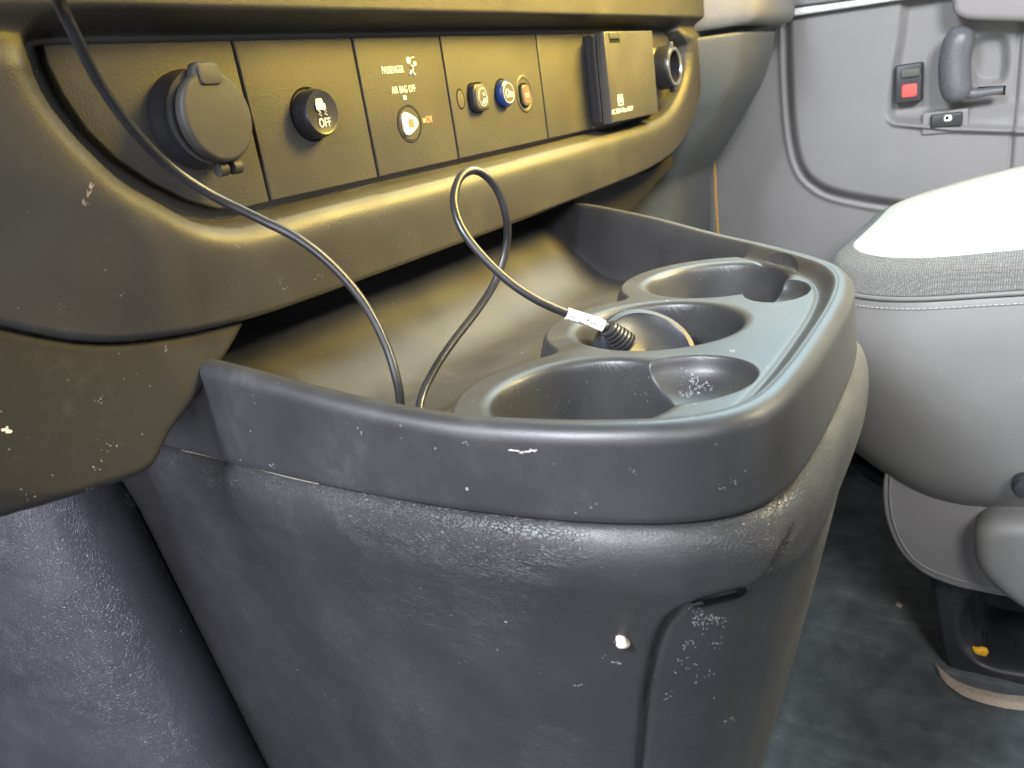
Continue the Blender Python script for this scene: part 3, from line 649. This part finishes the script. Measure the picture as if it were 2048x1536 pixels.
# ================================================================== CHARGER CABLE
cab = thing('charger_cable', 'thin black charger cable with a white printed sleeve, looped over the tray', 'cable', (.05, -.12, -.17))
def at_depth(px, py, dep): r = ray(px, py); return C+r*dep
c1 = [(20, -560, .30), (35, -330, .25), (75, -140, .235), (118, 0, .27), (150, 70, .283), (198, 165, .30), (262, 255, .318), (335, 330, .338), (420, 388, .352), (520, 438, .362), (600, 480, .367), (668, 535, .372), (728, 606, .376), (772, 690, .377), (796, 770, .376), (803, 835, .380), (806, 868, .392),
      (822, 880, .40), (836, 860, .395)]
c2 = [(842, 800, .405), (866, 745, .413), (905, 685, .423), (955, 620, .434), (992, 560, .440), (1013, 490, .440), (1012, 430, .432), (990, 372, .425), (955, 342, .418), (923, 352, .410), (908, 395, .402), (918, 445, .396), (950, 495, .394), (1005, 552, .394), (1065, 595, .396), (1132, 626, .399), (1180, 642, .401), (1214, 655, .402)]
pts = [at_depth(*p) for p in c1+c2]
cp = spline(pts, 420)
tube('cord', cp, .00225, M_cable, cab, n=16)
L0, L1 = at_depth(1131, 625.5, .399), at_depth(1214, 655, .402)
i0 = ((cp-L0)**2).sum(1).argmin(); i1 = ((cp-at_depth(1208, 653, .402))**2).sum(1).argmin()
slv = tube('label_sleeve', spline(cp[i0:i1+1], 20), .0031, M_label, cab, n=24)
ax_ = (L1-L0)/np.linalg.norm(L1-L0); Ls = np.linalg.norm(L1-L0)
tc = (C-L0)/np.linalg.norm(C-L0); up_ = tc-ax_*tc.dot(ax_); up_ /= np.linalg.norm(up_); sd_ = np.cross(up_, ax_)
if sd_[2] < 0: sd_ = -sd_
def on_sleeve(u, v, w):                       # u along the cord, v around it
    a = v/.0031; i = i0+(i1-i0)*min(1, max(0, u/Ls)); k = int(i); f_ = i-k; c = cp[k]*(1-f_)+cp[min(k+1, len(cp)-1)]*f_
    return tuple(c+(up_*math.cos(a)+sd_*math.sin(a))*(.00322+w))
text('sleeve_print', 'LG \u2713 T FM C\u00a9 CE', 0, 0, .0036, M_ink, slv, xf=lambda u, v, w: on_sleeve(u+.0015, v-.0010, w), sx=.62, ext=.00002, bold=.015)
text('sleeve_print', '-- --- X= ---', 0, 0, .0028, M_ink, slv, xf=lambda u, v, w: on_sleeve(u+.0015, v-.0036, w), sx=.85, ext=.00002, bold=.02)
R0 = at_depth(1216, 656, .402); R1 = at_depth(1252, 690, .408); dirv = (R1-R0)
rel = []
n_ = 90; rad = []
for k in range(n_):
    t = k/(n_-1); rad.append(.0040+.0022*min(1, t*1.3)+(.0007 if (t*6.5) % 1 < .55 else -.0009))
sr = tube('strain_relief', [R0+dirv*(k/(n_-1)) for k in range(n_)], rad, M_relief, cab, n=24)
# plug housing : round black puck leaning in the middle cup
pc = at_depth(1287, 715, .420); nrm = Vector((-.30, -.50, .80)).normalized()
pf = frame(pc, nrm, (0, 0, 1))
lathe('plug_housing', [(0, -.016), (.022, -.016), (.0265, -.012), (.0285, -.004), (.0285, .001), (.0278, .0012), (.0278, .0018), (.0283, .002), (.0275, .008), (.0255, .0105), (.0225, .0110), (.0215, .0100), (.012, .0065), (0, .0055)], pf, M_puck, cab, 64, sharp=35)
tube('plug_tip', [at_depth(1209, 672, .424), at_depth(1216, 690, .436)], .0045, simple('plug_orange', (.20, .04, .02), .6), cab, n=16)

# ================================================================== PASSENGER SEAT
seat = thing('passenger_seat', 'grey passenger seat cushion with sunlit beige cloth top behind the console', 'seat', (.7, -.45, -.66))
SX = .45
so = []
for cx_, cy_, r_, a_ in ((.735, -.415, .245, 0), (.555, -.285, .115, 90), (.555, -.675, .115, 180), (.735+.13, -.675, .115, 270)):
    for k_ in range(61):
        t_ = math.radians(a_+90*k_/60); so.append((cx_+r_*math.cos(t_), cy_+r_*math.sin(t_)))
gx = np.arange(.446, .984, .004); gy = np.arange(-.767, -.184, .004); X, Yg = np.meshgrid(gx, gy, indexing='ij')
so_s = np.array(so); d = sdf(X, Yg, so_s)
seamz = lambda x_, y_: -.264+.014*S(-y_, .18, .42)
Z = seamz(X, Yg)+.082*Q((d)/.17)+.012*S(Yg, -.75, -.4)
a = np.array([PJ(p) for p in [(SX, -.2, -.26)]])
nS = 480; Lp = resample(so_s, nS)
# cushion top as rings from the outline to the centre
c0 = Lp.mean(0); rg = []
sprof = spline([(0, 0), (.004, .010), (.009, .019), (.016, .024), (.028, .029), (.05, .035), (.09, .043), (.14, .050), (.20, .0545), (.25, .056)], 60)
for dd in sprof[:, 0]:
    inn = Lp+(c0-Lp)/np.linalg.norm(c0-Lp, axis=1)[:, None]*dd*np.array([1.])
    rg.append((inn, dd))
def topz(p, dd): return seamz(p[:, 0], p[:, 1])+.004+np.interp(dd, sprof[:, 0], sprof[:, 1])+.004*np.minimum(1, dd/.1)*np.sin(p[:, 1]*60)*0
Gt = np.stack([np.column_stack([p, topz(p, dd)]) for p, dd in rg], 1)
nb = 9
surf('cushion_side_cloth', Gt[:, :nb+1], M_cloth_shade, seat, closed_u=True)
Gt2 = Gt[:, nb:]; V = Gt2.reshape(-1, 3); q = grid_faces(*Gt2.shape[:2], True)
tp = mesh_obj('cushion_top', V, q, M_cloth_lit, seat)
cz = V[:, 2].max(); cen = Gt2[:, -1].mean(0)
fan = [[i*Gt2.shape[1]+Gt2.shape[1]-1, ((i+1) % nS)*Gt2.shape[1]+Gt2.shape[1]-1, nS*0+len(V)] for i in range(nS)]
ctr = np.vstack([Gt2[:, -1], [cen+(0, 0, .002)]])
mesh_obj('cushion_centre', ctr, [[i, (i+1) % nS, nS] for i in range(nS)], M_cloth_lit, seat)
# vinyl side
cc = Lp-c0; nn = np.gradient(np.vstack([Lp[-1:], Lp, Lp[:1]]), axis=0)[1:-1]; nn /= np.linalg.norm(nn, axis=1)[:, None]; nL = np.stack([nn[:, 1], -nn[:, 0]], 1)
if nL[0].dot(cc[0]) < 0: nL = -nL
sp_ = spline([(-.003, .003), (.0015, .0005), (.004, -.006), (.010, -.03), (.014, -.07), (.012, -.11), (.004, -.145), (-.012, -.168), (-.035, -.182), (-.08, -.188)], 60)
Gv = np.zeros((nS, 60, 3)); sz = seamz(Lp[:, 0], Lp[:, 1])
slope = .045*S(Lp[:, 1], -.20, -.42)*0
for j, (o_, z_) in enumerate(sp_):
    Gv[:, j, :2] = Lp+nL*o_; Gv[:, j, 2] = sz+z_-(.02+.035*S(-Lp[:, 1], .18, .32))*(-z_/.18)*1.0+.02*(-z_/.18)
surf('cushion_side', Gv, M_vinyl, seat, closed_u=True)
pp = np.column_stack([Lp+nL*.003, sz+.002]); tube('piping', np.vstack([pp, pp[:1]]), .0022, M_vinyl, seat, n=10)
stp = np.column_stack([Lp+nL*.0055, sz-.006]); sv = []; sf = []
for k in range(0, nS*1, 1):
    a_, b_ = stp[k], stp[(k+1) % nS]; p0 = a_*.8+b_*.2; p1 = a_*.2+b_*.8; o3 = np.append(nL[k]*.0012, 0); n0 = len(sv)
    u3 = np.array([0, 0, .0005])
    sv += [p0+u3+o3*.2, p1+u3+o3*.2, p1+o3, p0+o3, p0-u3+o3*.2, p1-u3+o3*.2]; sf += [[n0, n0+1, n0+2, n0+3], [n0+3, n0+2, n0+5, n0+4]]
mesh_obj('stitching', sv, sf, simple('thread_grey', (.35, .35, .35), .8), seat)
# side shell under the cushion
sk_px = [(1770, 932), (1762, 985), (1768, 1045), (1785, 1092), (1812, 1130), (1850, 1160), (1905, 1182), (1975, 1198), (2048, 1212), (2200, 1245), (2500, 1300), (2500, 932)]
skp = [U(a_, b_, 'x', SX+.0)[[1, 2]] for a_, b_ in sk_px]
skp = np.vstack([spline(skp[:10], 80), skp[10:]])
skp = np.array(skp)
sh = prism('side_shell', skp, YZ(SX+.022), 0, .014, M_skirt, seat, bev=.003)
inner = [U(a_, b_, 'x', SX)[[1, 2]] for a_, b_ in [(1780, 945), (1777, 1000), (1784, 1050), (1802, 1095), (1830, 1130), (1870, 1153), (1930, 1172), (2048, 1196), (2200, 1225), (2400, 1270)]]
inner = spline(inner, 80)
tube('shell_groove', [(SX+.0076, p[0], p[1]) for p in inner], .0014, M_skirt, sh, n=8)
# recline lever cover
lp_px = [(1946, 1095), (1950, 1060), (1975, 1042), (2010, 1038), (2060, 1040), (2200, 1060), (2300, 1150), (2250, 1260), (2120, 1250), (2040, 1215), (1985, 1172), (1955, 1135)]
lpp = spline([U(a_, b_, 'x', SX-.02)[[1, 2]] for a_, b_ in lp_px], 90, True)
prism('recline_lever', lpp, YZ(SX+.006), 0, .034, M_vinyl, sh, bev=.016, seg=8)
kn = U(2052, 968, 'x', SX-.02); lathe('adjuster_knob', [(.010, 0), (.011, .02), (.008, .026), (0, .027)], frame((SX-.005, kn[1], kn[2]), (-1, 0, 0), (0, 0, 1)), M_base, seat, 24)
# black glossy bar seen below the cushion front
bp_ = [U(a_, b_, 'x', .52) for a_, b_ in [(1690, 850), (1705, 905), (1725, 930), (1760, 955), (1800, 975), (1860, 990)]]
tube('adjuster_bar', bp_, .009, M_puck, seat, n=16, per=30)
# pedestal
BX = .50
ped = [U(a_, b_, 'x', BX)[[1, 2]] for a_, b_ in [(1838, 1100), (1850, 1180), (1860, 1250), (1872, 1310), (1888, 1345), (1925, 1378), (1975, 1396), (2048, 1404), (2250, 1420)]]
ped = spline(ped, 70)
hole = [U(a_, b_, 'x', BX)[[1, 2]] for a_, b_ in [(2250, 1345), (2100, 1342), (2030, 1335), (1975, 1322), (1945, 1298), (1934, 1262), (1936, 1232), (1950, 1205), (1970, 1190), (2010, 1180), (2250, 1190)]]
hole = spline(hole, 70)
ped2 = np.vstack([ped, hole, [U(2250, 1100, 'x', BX)[[1, 2]]]])
gy = np.arange(-.46, -.255, .0018); gz = np.arange(-.725, -.52, .0018); A_, B_ = np.meshgrid(gy, gz, indexing='ij')
dr = sdf(A_, B_, ped2); dz_ = zero(dr, .0018); A_, B_, mk = snap(A_, B_, dr, .0018)
surf('pedestal', np.stack([BX+.05*(1-Q(np.clip(dz_, 0, 1)/.011)), A_, B_], -1), M_base, seat, mask=mk)
hb_ = hole; surf('pedestal_inner', np.stack([np.stack([np.full(len(hb_), x_), hb_[:, 0], hb_[:, 1]], 1) for x_ in (BX+.045, BX+.07, BX+.10)], 1), M_base, seat)
mesh_obj('seat_underside', [(.50, -.76, -.455), (.95, -.76, -.455), (.95, -.20, -.455), (.50, -.20, -.455)], [[0, 1, 2, 3]], M_base, seat)

# ================================================================== FLOOR
FZ = -.685
gx = np.linspace(-.6, 1.0, 420); gy = np.linspace(-1.3, .5, 420); X, Yg = np.meshgrid(gx, gy, indexing='ij')
Z = FZ+.0003*np.sin(Yg*2*math.pi/.024+np.sin(X*9)*.8)+.003*np.sin(X*11+1)*np.sin(Yg*8)
Z += .022*S(X, .80, .87)
fl = surf('floor', np.stack([X, Yg, Z], -1), M_floor, None); fl['kind'] = 'structure'
fw = [(-.6, .5, -.69), (1.0, .5, -.69), (1.0, .5, .1), (-.6, .5, .1)]
fwo = mesh_obj('firewall', fw, [[0, 1, 2, 3]], M_kick, None, smooth=False); tag(fwo, 'dark carpeted firewall at the end of the passenger footwell', 'firewall')
te = [U(a_, b_, 'z', FZ+.004) for a_, b_ in [(1880, 1352), (1898, 1372), (1932, 1394), (1985, 1411), (2048, 1421), (2250, 1436)]]
te = spline(te, 60); G = np.zeros((60, 8, 3))
G = np.stack([te+np.array([.0, 0, .0])]+[te+np.array([.0022*k, .0008*k, .0012*min(k, 3)]) for k in range(1, 8)], 1)
tr = surf('floor_edge_trim', G, M_beige, None); tag(tr, 'thin beige carpet edge curving round the foot of the seat pedestal', 'floor trim')

fs = mesh_obj('kick_wall', [(.898, .12, -.69), (.898, .5, -.69), (.898, .5, .3), (.898, .12, .3)], [[0, 1, 2, 3]], M_kick, None, smooth=False); tag(fs, 'dark side wall added to keep stray light out of the passenger footwell', 'side trim')  # side wall added to close the footwell against stray light
mesh_obj('dash_end_light_block', [(.836, -.03, .10), (.898, .0, .10), (.898, .5, .10), (.836, .5, .10)], [[0, 1, 2, 3]], M_upper, dash)  # sheet added to stop light falling between dash and door
# ================================================================== DOOR
sill = prism('door_sill', [(-1.3, -.70), (.5, -.70), (.5, -.585), (-1.3, -.585)], YZ(.96), 0, .075, plastic('sill_plastic', (.08, .074, .078), .6, 900, .4, .00015, .3, .3), None, bev=.01)
tag(sill, 'dark plastic door sill running along the floor beyond the seat pedestal', 'door sill')
door = thing('passenger_door', 'grey moulded passenger door panel with inside handle and switches', 'door', (.9, -.25, -.66))
DX = .90
def DP(pts, x=DX): return [tuple(U(a_, b_, 'x', x)[[1, 2]]) for a_, b_ in pts]
gy = np.arange(-.60, .16, .0016); gz = np.arange(-.62, .10, .0016); Yd, Zd = np.meshgrid(gy, gz, indexing='ij')
big = DP([(1571, 40), (1574, 160), (1580, 250), (1590, 310), (1604, 345), (1625, 368), (1660, 388), (1720, 402), (1800, 415), (1950, 440)])
big = np.vstack([spline(big, 90), [(-.9, -.30), (-.9, .3), (big[0][0], .3)]])
db = sdf(Yd, Zd, big)
W = .016*S(db, -.004, .016)+.0035*np.exp(-((db+.006)/.004)**2)
ins = DP([(1806, -60), (1797, 60), (1784, 140), (1776, 210), (1775, 235), (1790, 250)], DX)
ins_poly = np.vstack([spline(ins, 40), DP([(1900, 262), (2100, 268), (2400, 270), (2400, -100)], DX)])
di = sdf(Yd, Zd, ins_poly)
W -= .014*S(di, -.001, .013)
led = DP([(1780, 236), (1860, 222), (1990, 215), (2300, 205), (2300, 272), (2048, 272), (1900, 275), (1790, 276)])
dl = sdf(Yd, Zd, np.array(led))
zl1 = -.1605; W += .016*S(-(Zd+.128)/.030)*S(di, -.002, .006)     # ledge sloping out at the bottom of the inset
# seam at right of the inset panel
sl_ = DP([(2040, 50), (2036, 110), (2028, 220), (2018, 350), (2012, 450)])
sy = np.interp(-Zd, [-p[1] for p in sl_], [p[0] for p in sl_]); W -= .003*np.exp(-((Yd-sy)/.0016)**2)
W += .004*S(sy-Yd, 0, .006)
hrd = sdf(Yd, Zd, np.array(spline(DP([(1950, 78), (1985, 66), (2012, 74), (2018, 110), (2014, 150), (1998, 168), (1950, 168), (1930, 120)], DX), 60, True)))
W -= .010*S(hrd, -.003, .010)
surf('door_panel', np.stack([DX-W, Yd, Zd], -1), M_door, door)
# window ledge, the light on it put into a pale colour
lg = DP([(1560, 36), (1640, 24), (1800, 0), (1950, -25), (1950, -40), (1800, -12), (1640, 10), (1560, 20)], .87)
prism('window_ledge', lg, YZ(DX+.01), 0, .040, M_bright, door, bev=.003)
up = DP([(1540, 20), (1640, 6), (1800, -15), (1900, -35), (1900, -160), (1540, -160)], .874)
prism('window_frame', up, YZ(DX+.01), 0, .036, M_door, door, bev=.003)
rg_ = DP([(1801, -30), (1808, 0), (1799, 45), (1786, 85), (1778, 112), (1780, 70), (1784, 20), (1780, -30)], DX-.014)
# armrest at the top right
ar = DP([(1905, -40), (1907, 20), (1915, 32), (1935, 40), (1980, 42), (2060, 44), (2300, 60), (2300, -120), (1905, -120)], DX-.03)
prism('armrest', ar, YZ(DX+.0), 0, .045, M_skirt, door, bev=.008, seg=5)
# handle
hb = DP([(1858, 190), (1856, 150), (1862, 100), (1880, 72), (1910, 58), (1960, 52), (2000, 55), (2020, 68), (2028, 110), (2022, 170), (2008, 200), (1975, 212), (1920, 216), (1880, 212), (1864, 203)], DX+.01)
hb = spline(hb, 90, True)
tube('handle_bezel', [(DX-.0005+.004, p[0], p[1]) for p in np.vstack([hb, hb[:1]])], .0022, M_door, door, n=8)
HXf = DX-.035
hp = [U(a_, b_, 'x', HXf) for a_, b_ in [(1930, 52), (1922, 72), (1913, 100), (1909, 130), (1910, 160), (1914, 185), (1918, 204)]]
hd = tube('door_handle', hp, [.0172*(1-abs(2*t-1)**6)**.5+.0005 for t in np.linspace(0, 1, 60)], M_handle, door, n=24, per=60)
la = [U(a_, b_, 'x', HXf+.004) for a_, b_ in [(1920, 185), (1950, 187), (1980, 183), (2006, 180)]]
tube('handle_arm', la, [.007, .0062, .005, .0045], M_handle, hd, n=14, per=20)
sl2 = DP([(1955, 174), (2012, 171), (2010, 190), (1955, 188)], DX-.003)
prism('handle_slot', sl2, YZ(DX+.006), 0, .0085, M_gap_shade, door)
# lock switch
def sw(name, cx, cy, w_, h_, x, mat, par, d0, d1, bev=.001, sk_=0.):
    c = U(cx, cy, 'x', x); q = [(c[1]+u+v*sk_, c[2]+v) for u, v in rrect(0, 0, w_, h_, .003)]
    return prism(name, q, YZ(x), d0, d1, mat, par, bev=bev)
ls = sw('lock_switch', 1821, 165, .031, .047, DX-.0, M_base, door, -.02, .022, .002)
sw('rocker', 1821, 146, .022, .010, DX-.022, M_btnf, ls, 0, .003)
sw('red_mark', 1819, 181, .018, .016, DX-.022, M_red, ls, 0, .002)
wbz = sw('window_switch_frame', 1893, 241, .052, .028, DX-.0, M_door, door, -.02, .020, .002)
ws = sw('window_switch', 1893, 240, .036, .017, DX-.020, M_base, wbz, 0, .006, .002)
sw('window_symbol', 1896, 236, .0085, .0075, DX-.0262, M_white, ws, 0, .0004, 0)
sw('window_symbol', 1894, 236, .003, .004, DX-.0267, M_base, ws, 0, .0004, 0)
st = [U(a_, b_, 'x', .86) for a_, b_ in [(1429, 325), (1431, 380), (1433, 420), (1437, 480)]]
tube('gap_light_strip', st, .0018, M_gap_light, door, n=8, per=20)  # amber colour stands in for light showing along the door gap

# ================================================================== CRUMBS
def crumb(name, p, r, mat, label, sc=(1, .8, .5), seed=0):
    rs = np.random.default_rng(seed); V = []; n, m = 14, 9
    ph = rs.uniform(0, 6, 6)
    for i in range(m+1):
        for j in range(n):
            t = math.pi*i/m; f = 2*math.pi*j/n
            k = r*(1+.22*math.sin(2*f+ph[0])*math.sin(t)+.16*math.sin(3*f+ph[1]+t*2)*math.sin(t)+.1*math.cos(4*t+ph[2]))
            V.append((p[0]+k*math.sin(t)*math.cos(f)*sc[0], p[1]+k*math.sin(t)*math.sin(f)*sc[1], p[2]+k*math.cos(t)*sc[2]))
    Fc = [[i*n+j, (i+1)*n+j, (i+1)*n+(j+1) % n, i*n+(j+1) % n] for i in range(m) for j in range(n)]
    o = mesh_obj(name, V, Fc, mat, None); tag(o, label, 'crumb'); return o
h1 = hit(1243, 1280, bt)[0]
crumb('crumb', h1+(-.0005, -.0005, 0), .0031, M_crumb, 'pale flaky crumb stuck on the front face of the black console', (.8, 1.1, .8), 3)
crumb('crumb', U(1798, 1210, 'z', FZ+.004), .004, M_crumb, 'tiny pale crumb lying on the dark floor mat in front of the seat', (1, .8, .6), 5)
crumb('candy_crumb', U(1958, 1303, 'x', BX+.012), .0062, M_yellow, 'small yellow piece resting inside the black seat pedestal opening', (.6, 1.2, 1), 6)
